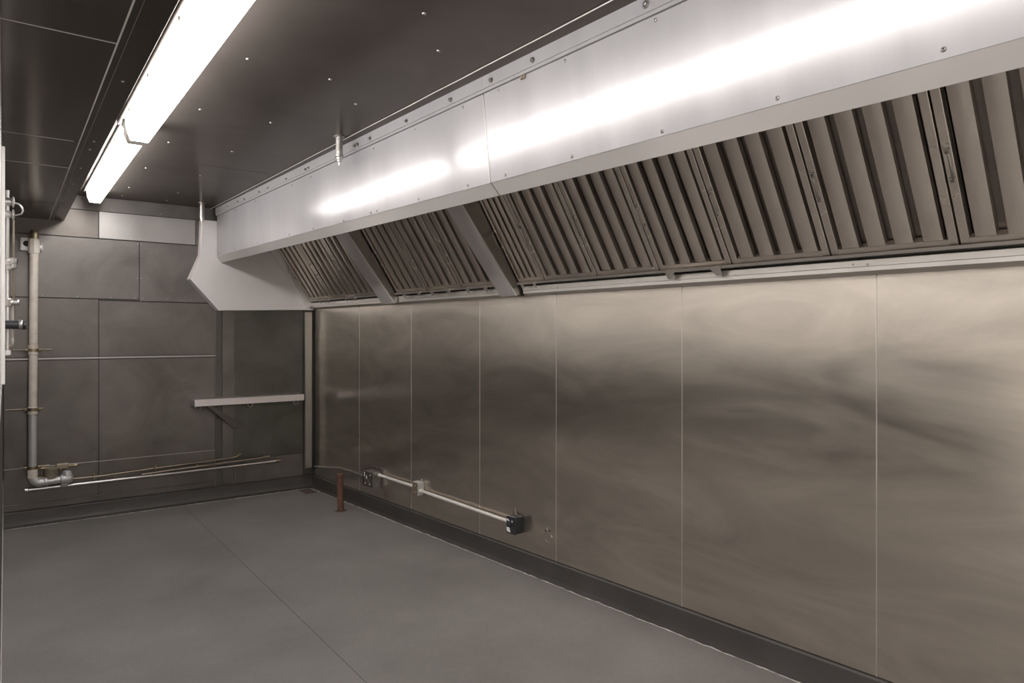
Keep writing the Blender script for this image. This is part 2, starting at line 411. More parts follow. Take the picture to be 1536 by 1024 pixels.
# ------------------------------------------------------------------ exhaust hood
def fx(y): return 1.90 - .0402 * y                   # the hood front runs almost straight back
fl_ = math.hypot(1, .0402)
FN = Vector((-1, -.0402, 0)) / fl_                    # out of the fascia
def FP(y, n, z): return Vector((fx(y), y, z)) + FN * n
def TL(y): return .046 * min(1.0, max(0.0, (6.9 - y) / 4.5))
def FT(y, n, z): return FP(y, n - TL(y) * (ZS - z) / .43, z)      # the front sheet leans out at the top
def zb(y): return 2.296 + .0062 * max(0, y - .5)      # bottom edge of the fascia
HY0, HY1 = -1.4, 6.905
ZS = 2.714
hood = thing('exhaust_hood', 'long stainless exhaust hood hung from ceiling over the steel right wall', 'exhaust hood', (2.3, 3, 2.2))
def fascia(y0, y1):
    g = .0015
    a, b = y0 + g, y1 - g
    ks = sorted({a, b} | {y for y in (.5, 1.2, 2.4, 3.5, 4.6, 5.7) if a < y < b})
    m = MB()
    pr = [[FT(y, -.012, zb(y)), FT(y, 0, zb(y)), FT(y, 0, ZS + .004), FT(y, -.012, ZS + .004)] for y in ks]
    for k in range(len(ks) - 1): m.skin2(pr[k], pr[k + 1], caps=(k == 0 or k == len(ks) - 2))
    bmesh.ops.remove_doubles(m.bm, verts=m.bm.verts, dist=1e-5)
    inner = [f for f in m.bm.faces if abs(f.normal.dot(U)) > .9 and a + .05 < f.calc_center_median().y < b - .05]
    bmesh.ops.delete(m.bm, geom=inner, context='FACES_ONLY')
    return m.build('fascia_panel', 'fascia', hood)
f1 = fascia(2.645, HY1); f2 = fascia(HY0, 2.640)
MB().hexa([FT(2.6405, -.01, zb(2.64)), FT(2.6445, -.01, zb(2.64)), FT(2.6445, .0012, zb(2.64)), FT(2.6405, .0012, zb(2.64)),
           FT(2.6405, -.01, ZS), FT(2.6445, -.01, ZS), FT(2.6445, .0012, ZS), FT(2.6405, .0012, ZS)]).build('cover_strip', 'trimdark', hood)
for y, z in [(6.834, 2.338), (6.369, 2.334), (5.786, 2.332), (5.105, 2.324), (4.667, 2.317), (4.19, 2.310), (3.82, 2.311), (3.744, 2.313), (3.276, 2.311), (2.82, 2.309),
             (2.525, 2.308), (2.09, 2.304), (1.63, 2.301), (1.19, 2.301), (.737, 2.303), (.28, 2.303),
             (6.7, 2.70), (6.36, 2.698), (5.81, 2.697), (5.01, 2.694), (4.666, 2.692), (3.735, 2.694), (3.255, 2.698), (2.81, 2.701), (2.525, 2.702), (2.09, 2.702), (1.627, 2.702), (1.1, 2.702)]:
    z += .018 if z < 2.5 else 0
    r = MB().dome(FT(y, 0, z), FN, .0075, .004, 12)
    par = f1 if y > 2.64 else f2
    o = r.build('rivet', 'boxsteel', par)
    MB().lathe(FT(y, .0035, z), FN, [(0, .0025), (.0012, .0022)], 8).build('pin', 'hole', par)
# hanger strip
hs = MB().skin2([FP(HY0, -.02, ZS + .005), FP(HY0, .011, ZS + .005), FP(HY0, .011, ZS + .018), FP(HY0, .016, ZS + .020), FP(HY0, .016, ZC), FP(HY0, -.02, ZC)],
                [FP(HY1, -.02, ZS + .005), FP(HY1, .011, ZS + .005), FP(HY1, .011, ZS + .018), FP(HY1, .016, ZS + .020), FP(HY1, .016, ZC), FP(HY1, -.02, ZC)]).build('hanger_strip', 'fascia', hood)
for y in (5.4, 2.63):
    MB().hexa([FP(y - .001, 0, ZS + .02), FP(y + .001, 0, ZS + .02), FP(y + .001, .0166, ZS + .02), FP(y - .001, .0166, ZS + .02),
               FP(y - .001, 0, ZC), FP(y + .001, 0, ZC), FP(y + .001, .0166, ZC), FP(y - .001, .0166, ZC)]).build('strip_joint', 'trimdark', hs)
for y, z, big in [(6.505, 2.752, .7), (6.219, 2.752, .7), (6.04, 2.748, .8), (5.67, 2.748, .9), (5.47, 2.748, .7), (5.08, 2.750, .7), (4.714, 2.751, 1), (4.66, 2.753, .8),
                  (3.945, 2.751, 1), (3.905, 2.753, 1), (3.744, 2.753, 1), (3.32, 2.753, .9), (2.89, 2.754, 1.05), (2.56, 2.756, 1.05), (2.27, 2.757, 1.1), (1.656, 2.762, 1.2), (1.0, 2.765, 1.1)]:
    s = .008 * big
    p = FP(y, .016, z)
    b = MB().lathe(p, FN, [(0, s * 1.6), (.002, s * 1.6)], 14)
    b.lathe(p + FN * .002, FN, [(0, s * 1.05), (.007 * big, s * 1.05), (.0085 * big, s * .8)], 6)
    b.lathe(p + FN * .008, FN, [(0, s * .5), (.006 * big, s * .45)], 10)
    b.build('bolt', 'boxsteel', hs)
# small latch under the strip
lt = MB().hexa([FP(2.335, .001, ZS - .012), FP(2.365, .001, ZS - .012), FP(2.365, .008, ZS - .012), FP(2.335, .008, ZS - .012),
                FP(2.335, .001, ZS + .012), FP(2.365, .001, ZS + .012), FP(2.365, .008, ZS + .012), FP(2.335, .008, ZS + .012)], .002)
lt.dome(FP(2.35, .008, ZS - .004), FN, .008, .006)
lt.build('clip', 'boxtan', hood)
# folded lower lip
def lip_prof(y):
    z = zb(y)
    return [FP(y, .001 - TL(y), z + .002), FP(y, -.040 - TL(y), z - .057), FP(y, -.046 - TL(y), z - .055), FP(y, -.046 - TL(y), z + .03), FP(y, -.012 - TL(y), z + .03)]
lip = MB()
for a_, b_ in ((HY0, .5), (.5, 2.4), (2.4, HY1)): lip.skin2(lip_prof(a_), lip_prof(b_), caps=(a_ == HY0 or b_ == HY1))
bmesh.ops.remove_doubles(lip.bm, verts=lip.bm.verts, dist=1e-5)
lip = lip.build('lower_lip', 'hoodlip', hood)
MB().hexa([q for q in (FP(2.635, .0016 - TL(2.64), zb(2.6) + .001), FP(2.639, .0016 - TL(2.64), zb(2.6) + .001), FP(2.625, -.0394 - TL(2.64), zb(2.6) - .0575), FP(2.621, -.0394 - TL(2.64), zb(2.6) - .0575),
                       FP(2.635, -.001 - TL(2.64), zb(2.6) + .003), FP(2.639, -.001 - TL(2.64), zb(2.6) + .003), FP(2.625, -.042 - TL(2.64), zb(2.6) - .056), FP(2.621, -.042 - TL(2.64), zb(2.6) - .056))]).build('lip_joint', 'trimdark', lip)
# end panel on the far wall, with a folded rim
EO = .05
ep = [(1.497, 2.672), (1.481, 2.346), (1.388, 2.110), (1.640, 1.821), (2.555, 1.846), (2.60, 2.672)]
rim = [(1.478, 2.672), (1.464, 2.342), (1.368, 2.106), (1.622, 1.815), (2.555, 1.838), (2.60, 2.672)]
eb = MB()
A = [Vector((x, YF - .002, z)) for x, z in rim]; B = [Vector((x, YF - .014, z)) for x, z in rim]; Cc = [Vector((x, YF - EO, z)) for x, z in ep]
va = [eb.bm.verts.new(p) for p in A]; vb = [eb.bm.verts.new(p) for p in B]; vc = [eb.bm.verts.new(p) for p in Cc]
for P0, P1 in ((va, vb), (vb, vc)):
    for i in range(6): eb.bm.faces.new([P0[i], P0[(i + 1) % 6], P1[(i + 1) % 6], P1[i]])
eb.bm.faces.new(vc); eb.bm.faces.new(va[::-1])
eb.build('end_panel', 'endpan', hood)
# bottom flange of the end panel towards the right wall
MB().prism([(2.39, YF - EO - .004, 1.862), (2.57, YF - EO - .004, 1.862), (2.57, YF - EO - .004, 1.842), (2.385, YF - EO - .004, 1.842)], (0, .01, 0)).build('end_flange', 'endpan', hood)
# filter plane geometry in wall coordinates
SLOPE = 1.5
SD = Vector((0, 1, SLOPE)).normalized()             # up the slope (along, out, up)
SN = Vector((0, SLOPE, -1)).normalized()            # out of the filters
N0, Z0 = .09, 1.940
def S(y, t, d): # y along wall, t up slope, d out of the filter plane
    return W(y, N0 + SD.y * t + SN.y * d, Z0 + SD.z * t + SN.z * d)
FH = .80
def beam(y0, y1, prot, pt, name='divider_beam'):
    tb = lambda d: (1.853 - Z0 - SN.z * d) / SD.z
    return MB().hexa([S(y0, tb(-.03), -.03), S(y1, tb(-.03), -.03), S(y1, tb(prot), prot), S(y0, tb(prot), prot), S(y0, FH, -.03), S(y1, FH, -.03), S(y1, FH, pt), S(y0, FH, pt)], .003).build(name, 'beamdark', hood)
def face(y0, y1, p0, p1, bm_):
    tb = lambda d: (1.852 - Z0 - SN.z * d) / SD.z
    MB().hexa([S(y0, tb(p0 - .01), p0 - .01), S(y1, tb(p0 - .01), p0 - .01), S(y1, tb(p0 + .002), p0 + .002), S(y0, tb(p0 + .002), p0 + .002),
               S(y0, FH, p1 - .01), S(y1, FH, p1 - .01), S(y1, FH, p1 + .002), S(y0, FH, p1 + .002)], .001).build('lit_strip', 'endpan', bm_)  # added pale strip: lit front face of the beam put into its colour
face(5.19, 5.385, .06, .13, beam(5.192, 5.383, .06, .13)); face(3.64, 3.80, .065, .15, beam(3.642, 3.798, .065, .15))
# narrow edge frame along the end panel and the trough
MB().hexa([S(6.87, -.06, -.03), S(6.93, -.06, -.03), S(6.93, -.06, .05), S(6.87, -.06, .05), S(6.87, FH, -.03), S(6.93, FH, -.03), S(6.93, FH, .05), S(6.87, FH, .05)], .002).build('edge_frame', 'endpan', hood)
def trough(y0, y1):
    pr = [(.002, 1.852), (.045, 1.852), (.062, 1.866), (.062, 1.884), (.066, 1.886), (.066, 1.912), (.060, 1.914), (.058, 1.890), (.002, 1.888)]
    o = MB().skin2([W(y0, n, z) for n, z in pr], [W(y1, n, z) for n, z in pr]).build('grease_trough', 'rail', hood)
    return o
for a, b in ((5.40, 6.93), (3.81, 5.185), (HY0, 3.62)):
    tr = trough(a, b)
    y = a + .35
    while y < b and y < 5.3:
        if y > .6:
            MB().dome(W(y, .066, 1.893), NI, .006, .004, 10).build('rivet', 'zinc', tr)
            MB().dome(W(y + .06, .066, 1.898), NI, .005, .004, 10).build('rivet', 'zinc', tr)
        y += .62
# upper ledge behind the trough that the filters stand on
MB().skin2([W(HY0, .002, 1.925), W(HY0, .095, 1.925), W(HY0, .10, 1.938), W(HY0, .002, 1.938)], [W(6.93, .002, 1.925), W(6.93, .095, 1.925), W(6.93, .10, 1.938), W(6.93, .002, 1.938)]).build('filter_ledge', 'beam', hood)
# plenum behind and above the filters
MB().hexa([S(HY0, -.02, -.10), S(6.93, -.02, -.10), S(6.93, -.02, -.11), S(HY0, -.02, -.11), S(HY0, FH + .2, -.10), S(6.93, FH + .2, -.10), S(6.93, FH + .2, -.11), S(HY0, FH + .2, -.11)]).build('plenum_back', 'plenum', hood)
MB().hexa([S(HY0, FH - .03, -.02), S(6.93, FH - .03, -.02), S(6.93, FH + .2, -.02), S(HY0, FH + .2, -.02), S(HY0, FH - .03, -.005), S(6.93, FH - .03, -.005), S(6.93, FH + .2, -.005), S(HY0, FH + .2, -.005)]).build('plenum_front', 'beam', hood)
MB().hexa([S(HY0, -.02, -.01), S(.60, -.02, -.01), S(.60, -.02, 0), S(HY0, -.02, 0), S(HY0, FH, -.01), S(.60, FH, -.01), S(.60, FH, 0), S(HY0, FH, 0)]).build('blank_panel', 'filter', hood)
# little lifting brackets under some filters
def bracket(y, w, s=1.0):
    b = MB()
    b.hexa([S(y - w, -.012, .012), S(y + w, -.012, .012), S(y + w, -.004, .03), S(y - w, -.004, .03), S(y - w, .006, .008), S(y + w, .006, .008), S(y + w, .01, .028), S(y - w, .01, .028)])
    for d in (-1, 1):
        a0, a1, a2, a3 = y + d * w, y + d * w * .66, y + d * w * .80, y + d * w * .98
        b.hexa([S(a0, -.004, .03), S(a1, -.004, .03), S(a1, -.004, .026), S(a0, -.004, .026), S(a3, -.042 * s, .032), S(a2, -.042 * s, .032), S(a2, -.042 * s, .028), S(a3, -.042 * s, .028)])
    b.build('lifting_bracket', 'beam', hood)
bracket(2.27, .165); bracket(3.52, .07, .8); bracket(4.92, .13, .9); bracket(4.52, .13, .9); bracket(4.07, .12, .9); bracket(6.5, .1, .7); bracket(5.95, .1, .7)

# ------------------------------------------------------------------ baffle filters
def smat(y, t, d):
    m = Matrix()
    R3 = WM.to_3x3()
    ex, ey, ez = R3 @ Vector((1, 0, 0)), R3 @ SN, R3 @ SD
    for i in range(3): m[i][0], m[i][1], m[i][2] = ex[i], ey[i], ez[i]
    m.translation = S(y, t, d)
    return m
FW = .46
def make_filter(label):
    root = thing('grease_filter', label, 'grease filter', matrix=smat(3.0, 0, 0), group='baffle filters in the exhaust hood')
    ROOTM[root.name] = Matrix()          # parts below are built in the filter's own frame
    h = FW / 2 - .0035
    fr = MB()
    for s in (-1, 1):
        x0, x1 = s * h, s * (h - .030)
        fr.box((x0, 0, 0), (x1, -.055, FH - .03), .002)
    fr.box((-h + .028, .002, 0), (h - .028, -.04, .028), .002)
    fr.box((-h + .028, .0, FH - .058), (h - .028, -.04, FH - .03), .002)
    frame = fr.build('frame', 'filter', root)
    for s in (-1, 1):
        for z in (.20, .40):
            for dx in (.008, .021):
                MB().dome((s * (h - dx), 0, z + .01 * (dx > .01)), (0, 1, 0), .0042, .004, 8).build('rivet', 'zinc', frame)
    n = 4
    span = 2 * (h - .030); pitch = span / n
    def channel(c, w, y0, depth, bulge, sgn, z0, z1, name, mat):
        th = .0016
        arc = [(-w + 2 * w * k / 6, y0 + sgn * bulge * (1 - ((k - 3) / 3) ** 2)) for k in range(7)]
        outer = [(-w - .002, y0 - sgn * depth)] + arc + [(w + .002, y0 - sgn * depth)]
        inner = [(x * (1 - th / w), y - sgn * th) for x, y in arc]
        inner = [(-w - .002 + th, y0 - sgn * depth)] + inner + [(w + .002 - th, y0 - sgn * depth)]
        pr = outer + inner[::-1]
        MB().skin2([(c + x, y, z0) for x, y in pr], [(c + x, y, z1) for x, y in pr]).build(name, mat, root)
    for i in range(n):
        channel(-h + .030 + pitch * (i + .5), pitch * .325, -.006, .026, .005, 1, .018, FH - .05, 'baffle', 'filter')
    for i in range(n + 1):
        c = -h + .030 + pitch * i
        w = pitch * .27
        if i == 0: c += w * .75; w *= .6
        if i == n: c -= w * .75; w *= .6
        channel(c, w, -.046, .016, .004, -1, .018, FH - .05, 'rear_baffle', 'gapshade')
    # wire bail handle on the far rail
    hx = h - .016
    z0, z1 = .27, .385
    hb = MB()
    hb.tube([(hx, -.001, z0), (hx, .016, z0), (hx - .008, .030, z0 + .004), (hx - .011, .034, z0 + .014), (hx - .011, .034, z1 - .014), (hx - .008, .030, z1 - .004), (hx, .016, z1), (hx, -.001, z1)], .0042, 8)
    hb.build('handle', 'trimdark', root)
    for z in (z0, z1):
        MB().box((hx - .010, -.001, z - .010), (hx + .010, .005, z + .010), .0015).build('handle_foot', 'zinc', root)
    ROOTM[root.name] = root.matrix_world.copy()
    return root
bays = [(5.41, 6.86, ['steel baffle filter in the farthest hood bay, against the grey end panel', 'middle one of three baffle filters in the farthest hood bay', 'baffle filter of the farthest bay, touching the first sloping divider beam']),
        (3.815, 5.175, ['baffle filter of the middle bay, just nearer than the first divider beam', 'middle one of three baffle filters between the two divider beams', 'baffle filter of the middle bay, against the second divider beam']),
        (None, None, ['steel baffle filter right after the second divider beam, half hidden by it', 'steel baffle filter second along the near bay from the divider beam', 'steel baffle filter third along the near bay from the divider beam',
                      'steel baffle filter fourth along the near bay, with lifting bracket beneath', 'steel baffle filter fifth along the near bay, just right of the bracketed one', 'steel baffle filter sixth along the near bay, whole beside the cut-off one', 'steel baffle filter cut off by the right edge of the photo'])]
proto = None
for a, b, labs in bays:
    if a is not None:
        w = (b - a) / 3
        rng = [(b - w * (i + 1), b - w * i) for i in range(3)]
    else:
        j = [3.66, 3.384, 2.934, 2.488, 2.055, 1.574, 1.085, .60]
        rng = [(j[1], j[1] + .25)] + [(j[i + 1], j[i]) for i in range(1, 7)]
    for lab, (y0, y1) in zip(labs, rng):
        if proto is None:
            proto = make_filter(lab); o = proto
        else:
            o = copy_tree(proto); o['label'] = lab
        m = smat((y0 + y1) / 2, 0, 0)
        o.matrix_world = m @ Matrix.Diagonal(((y1 - y0) * 1.0028 / FW, 1, 1, 1))

# ------------------------------------------------------------------ fluorescent lights
def light_fixture(x0, x1, y0, y1, drop, label, chips, cap=.06):
    root = thing('ceiling_light', label, 'ceiling light', ((x0 + x1) / 2, (y0 + y1) / 2, ZC), 'fluorescent ceiling lights')
    MB().box((x0 - .022, y0, ZC - .014), (x1 + .002, y1, ZC - .001), .003).build('housing', 'housing', root)
    z1, z0 = ZC - .014, ZC - drop
    c = (x1 - x0) * .18
    def prof(y, s=1.0): return [(x0, y, z1), (x0 + .003, y, z1 - .045), (x0 + c, y, z0), (x1 - c, y, z0), (x1 - .003, y, z1 - .045), (x1, y, z1)]
    MB().skin2(prof(y0 + .06), prof(y1 - cap)).build('diffuser', 'diffuser', root)
    for a, b in ((y0, y0 + .06), (y1, y1 - cap)):       # sloping end pieces
        MB().skin2([(x, a, z1 - (z1 - z) * .12) for x, _, z in prof(a)], prof(b)).build('end_cap', 'white', root)
    for y in chips:
        MB().box((x0 - .008, y - .012, z1 - .012), (x0 + .006, y + .012, z1 + .008), .002).build('clip', 'boxtan', root)
    return root
light_fixture(.543, .660, 4.42, 6.72, .105, 'lit fluorescent ceiling light farther along, ending at the far wall', [4.8, 5.5, 6.1])
light_fixture(.530, .668, .10, 4.44, .13, 'lit fluorescent ceiling light nearer the viewer, running out of the top of the photo', [.9, 1.5, 2.2, 2.8, 3.5, 4.1], .15)
light_fixture(.530, .668, -2.3, .08, .13, 'lit fluorescent ceiling light added overhead for brightness, unseen', [])  # unseen fixture continuing the run, added for brightness

def fill_light(x, y, z):  # unseen fill lamps, added to brighten the room from behind
    root = thing('ceiling_light', 'added fill panel light, unseen behind the viewpoint', 'ceiling light', (x, y, z), 'added fill lights out of view')
    MB().box((x - .32, y - .32, z - .05), (x + .32, y + .32, z - .001), .004).build('housing', 'housing', root)
    MB().box((x - .30, y - .30, z - .056), (x + .30, y + .30, z - .045), .002).build('diffuser', 'diffuser', root)
fill_light(-1.0, -1.2, SZ); fill_light(-1.0, .5, SZ); fill_light(1.7, -1.9, ZC); fill_light(.9, -1.9, ZC)

# ------------------------------------------------------------------ ceiling nozzles
def nozzle(x, y, s, label):
    root = thing('sprinkler_nozzle', label, 'nozzle', (x, y, ZC), 'ceiling nozzles')
    MB().lathe((x, y, ZC - .001), (0, 0, -1), [(0, .033 * s), (.004, .033 * s), (.006, .024 * s)], 20).build('flange', 'trimdark', root)
    MB().lathe((x, y, ZC - .005), (0, 0, -1), [(0, .021 * s), (.105 * s, .021 * s), (.108 * s, .024 * s), (.122 * s, .024 * s), (.124 * s, .020 * s)], 20).build('pipe', 'boxsteel', root)
    b = MB().lathe((x, y, ZC - .127 * s), (0, 0, -1), [(0, .019 * s), (.016 * s, .019 * s), (.018 * s, .014 * s), (.030 * s, .014 * s), (.034 * s, .006 * s), (.05 * s, .005 * s)], 12)
    b.build('tip', 'zinc', root)
nozzle(1.628, 3.953, 1.0, 'grey steel nozzle dropping from ceiling in front of the hood fascia')
nozzle(1.448, 6.72, 1.08, 'grey steel nozzle dropping from ceiling at the far wall')

# ------------------------------------------------------------------ shelf on the far wall
sh = thing('wall_shelf', 'narrow bright steel shelf on the far wall below the hood end', 'shelf', (1.9, YF, .95))
MB().skin2([(1.400, YF, .988), (1.400, YF - .18, .988), (1.400, YF - .18, .926), (1.400, YF - .177, .926), (1.400, YF - .177, .985), (1.400, YF, .985)],
           [(2.425, YF, .988), (2.425, YF - .18, .988), (2.425, YF - .18, .926), (2.425, YF - .177, .926), (2.425, YF - .177, .985), (2.425, YF, .985)]).build('shelf_board', 'shelf', sh)
for x in (1.400, 2.422):
    MB().box((x, YF, .926), (x + .003, YF - .178, .985)).build('end_plate', 'shelf', sh)
for x in (1.445, 1.92, 2.37):
    b = MB()
    b.tube([(x - .022, YF - .09, .955), (x - .022, YF - .09, .90), (x - .012, YF - .09, .885), (x + .012, YF - .09, .885), (x + .022, YF - .09, .90), (x + .022, YF - .09, .955)], .005, 8)
    b.box((x - .03, YF - .11, .972), (x + .03, YF - .06, .986), .002)
    b.box((x - .022, YF - .1, .95), (x + .022, YF - .08, .975))
    b.build('hook', 'trimdark', sh)
MB().hexa([(1.50, YF - .13, .925), (1.53, YF - .13, .925), (1.53, YF - .05, .985), (1.50, YF - .05, .985),
           (1.51, YF - .13, .935), (1.56, YF - .12, .935), (1.56, YF - .05, .985), (1.51, YF - .05, .986)]).build('arm_foot', 'trimdark', sh)
MB().hexa([(1.52, YF - .13, .915), (1.80, YF - .003, .665), (1.80, YF - .010, .668), (1.52, YF - .137, .918),
           (1.55, YF - .12, .925), (1.895, YF - .003, .690), (1.895, YF - .008, .693), (1.55, YF - .127, .928)]).build('support_arm', 'trimdark', sh)

# ------------------------------------------------------------------ pipes on the far wall
PY = YF - .065
wp = thing('drain_pipe', 'upright cream pipe in the left corner, turning along the far wall low down', 'pipe', (.185, PY, .36))
MB().tube([(.191, PY, 2.40), (.186, PY, 1.4), (.181, PY, .98)], .031, 20).build('pipe', 'whitepipe', wp)
MB().tube([(.181, PY, .98), (.180, PY, .42)], .031, 20).build('lower_pipe', 'greypipe', wp)
cap = MB().lathe((.191, PY, 2.385), (0, 0, 1), [(0, .034), (.03, .034), (.055, .027), (.068, .025), (.07, .018)], 18)
cap.build('cap', 'brass', wp)
MB().lathe((.190, PY, 2.262), (0, 0, 1), [(0, .033), (.003, .040), (.115, .040), (.122, .034)], 8).build('coupling', 'whitepipe', wp)
for z, h_ in ((1.425, .075), (.93, .06)):
    MB().lathe((.185 if z > 1 else .181, PY, z), (0, 0, 1), [(0, .034), (.003, .037), (h_, .037), (h_ + .003, .034)], 18).build('coupling', 'whitepipe', wp)
MB().lathe((.180, PY, .405), (0, 0, 1), [(0, .034), (.003, .038), (.07, .037), (.085, .033)], 18).build('coupling', 'whitepipe', wp)
el = [(.180, PY, .43)] + [(.180 + .06 * (1 - math.cos(a)), PY, .42 - .06 * math.sin(a)) for a in [PI / 2 * i / 8 for i in range(9)]] + [(.26, PY, .361)]
MB().tube(el, .036, 20).build('elbow', 'greypipe', wp)
MB().tube([(.25, PY, .361), (.40, PY, .369)], .031, 20).build('run', 'greypipe', wp)
MB().lathe((.262, PY, .3615), (1, 0, .05), [(0, .036), (.004, .039), (.018, .039), (.022, .034)], 18).build('collar', 'greypipe', wp)
tj = MB().lathe((.375, PY, .368), (1, 0, .05), [(0, .034), (.004, .042), (.05, .045), (.075, .038), (.088, .022), (.092, .004)], 18)
tj.lathe((.420, PY, .372), (0, 0, 1), [(0, .04), (.045, .038), (.062, .030), (.07, .012)], 18)
tj.lathe((.40, PY, .362), (0, 0, -1), [(0, .03), (.05, .026), (.062, .018)], 14)
tj.build('end_fitting', 'greypipe', wp)

bx = thing('outlet_box', 'small white box with round opening behind the top of the cream pipe', 'outlet box', (.13, YF, 2.34))
MB().box((.098, YF, 2.285), (.160, YF - .05, 2.392), .006).build('body', 'white', bx)
MB().lathe((.140, YF - .049, 2.343), (0, -1, 0), [(0, .024), (.003, .023)], 18).build('opening', 'hole', bx)
MB().box((.215, YF, 2.29), (.252, YF - .03, 2.355), .006).build('side_lug', 'white', bx)
for z in (2.30, 2.345): MB().dome((.238, YF - .03, z + .004), (0, -1, 0), .010, .008).build('screw', 'zinc', bx)

def rod(name, label, x0, x1, z, xp, cat='pipe clamp'):
    root = thing(name, label, cat, (xp, YF, z), 'pipe clamps on the far wall')
    MB().tube([(x0, YF - .018, z), (x1, YF - .018, z + .002)], .006, 10).build('rod', 'brown', root)
    MB().lathe((xp, PY, z - .012), (0, 0, 1), [(0, .0405), (.024, .0405)], 18).build('band', 'brass', root)
    for s in (-1, 1):
        MB().box((xp + s * .036, PY + .01, z - .008), (xp + s * .062, PY - .02, z + .012), .003).build('ear', 'brass', root)
        MB().tube([(xp + s * .05, PY - .02, z), (xp + s * .05, YF, z)], .005, 8).build('bolt', 'brass', root)
rod('pipe_clamp', 'brass clamp with rod at mid height of the cream pipe', .05, .315, 1.463, .186)
rod('pipe_clamp', 'rusty clamp with rod low on the cream pipe, below the mid-height clamp', 0.0, .255, .972, .181)
rod('pipe_clamp', 'tarnished clamp just above the elbow of the cream pipe', .10, .30, .490, .180)

vb_ = thing('gas_valve', 'tarnished brass valve with canister on the wall beside the pipe elbow', 'valve', (.33, YF, .44))
MB().lathe((.310, YF - .045, .375), (0, 0, 1), [(0, .04), (.012, .052), (.075, .052), (.082, .056), (.092, .056), (.098, .045), (.10, .02)], 20).build('canister', 'canister', vb_)
MB().box((.345, YF, .445), (.435, YF - .035, .495), .006).build('bracket_box', 'canister', vb_)
MB().tube([(.22, YF - .03, .47), (.30, YF - .03, .47)], .010, 10).build('stem', 'brass', vb_)
MB().tube([(.42, YF - .02, .47), (.50, YF - .02, .468)], .007, 10).build('outlet', 'brass', vb_)
MB().lathe((.475, YF - .02, .468), (1, 0, 0), [(0, .012), (.018, .012)], 6).build('nut', 'brass', vb_)
MB().tube([(.225, YF - .05, .40), (.27, YF - .055, .398), (.275, YF - .05, .43)], .010, 10).build('lever', 'brass', vb_)
MB().box((.38, YF, .38), (.39, YF - .02, .45)).build('strap', 'brown', vb_)

def wall_pipe(name, label, pts, r, mat, clamps, cat='pipe', end=True):
    root = thing(name, label, cat, pts[0])
    MB().tube(pts, r, 12).build('tube', mat, root)
    for (x, z) in clamps:
        b = MB().box((x - .006, YF, z - .028), (x + .006, YF - .012, z + .03), .002)
        b.box((x - .008, YF - .01, z - r - .006), (x + .008, YF - .045 - r, z + r + .006), .003)
        b.build('strap', 'brass', root)
    return root
cd = wall_pipe('gas_pipe', 'long bright steel pipe running low along the far wall', [(.145, YF - .05, .306), (1.2, YF - .05, .312), (2.20, YF - .05, .322)], .0125, 'conduit', [(.78, .311), (1.08, .312)])
MB().lathe((.125, YF - .05, .3058), (1, 0, 0), [(0, .012), (.004, .019), (.026, .019), (.03, .014)], 12).build('end_cap', 'conduit', cd)
e = MB().lathe((2.185, YF - .05, .322), (1, 0, 0), [(0, .014), (.004, .018), (.03, .018), (.034, .011), (.05, .010)], 10)
e.tube([(2.19, YF - .05, .315), (2.187, YF - .06, .36)], .006, 8); e.build('end_valve', 'brass', cd)
u1 = wall_pipe('brass_tube', 'thin brown tube rising slightly along the far wall above the bright pipe', [(.455, YF - .03, .356), (.62, YF - .03, .352), (1.1, YF - .032, .372), (1.5, YF - .032, .384), (1.80, YF - .03, .398)], .0085, 'brown', [(.62, .352), (1.10, .372)])
e = MB().lathe((1.79, YF - .03, .398), (1, 0, 0.2), [(0, .012), (.02, .012), (.022, .006), (.03, .006)], 8)
e.tube([(1.805, YF - .03, .398), (1.83, YF - .035, .44)], .0045, 8); e.tube([(1.80, YF - .03, .398), (1.85, YF - .035, .425)], .004, 8); e.build('end_valve', 'brass', u1)
u2 = wall_pipe('brass_tube', 'brown tube crossing over the bright pipe, ending right of the shelf arm', [(.98, YF - .078, .336), (1.2, YF - .075, .345), (1.6, YF - .075, .358), (2.07, YF - .072, .374)], .0105, 'brown', [(1.45, .352)])
e = MB().lathe((2.06, YF - .072, .374), (1, 0, 0.05), [(0, .014), (.025, .014), (.028, .008), (.045, .012), (.055, .008)], 8)
e.tube([(2.075, YF - .072, .374), (2.045, YF - .078, .41)], .005, 8); e.build('end_valve', 'brass', u2)

# ------------------------------------------------------------------ right wall: conduit run and boxes
def wbox(m, y0, y1, n0, n1, z0, z1, bev=.003):
    return m.hexa([W(y0, n0, z0), W(y1, n0, z0), W(y1, n1, z0), W(y0, n1, z0), W(y0, n0, z1), W(y1, n0, z1), W(y1, n1, z1), W(y0, n1, z1)], bev)
jb = thing('junction_box', 'worn grey steel junction box on right wall near the rusty pipe', 'junction box', W(5.645, 0, .31))
wbox(MB(), 5.565, 5.735, .006, .092, .238, .372, .004).build('body', 'boxsteel', jb)
wbox(MB(), 5.56, 5.74, .090, .100, .235, .375, .003).build('cover', 'boxsteel', jb)
wbox(MB(), 5.54, 5.75, 0, .008, .232, .40, .002).build('back_plate', 'trimdark', jb)
for y, z in ((5.60, .345), (5.70, .345), (5.61, .262), (5.69, .262)):
    MB().dome(W(y, .100, z), NI, .008, .006).build('screw', 'zinc', jb)
for y0, y1, z0, z1 in ((5.695, 5.712, .325, .362), (5.66, 5.675, .305, .335), (5.635, 5.648, .27, .32), (5.70, 5.712, .27, .30)):
    wbox(MB(), y0, y1, .099, .1012, z0, z1, 0).build('paint_chip', 'paint' if z0 > .3 else 'boxtan', jb)

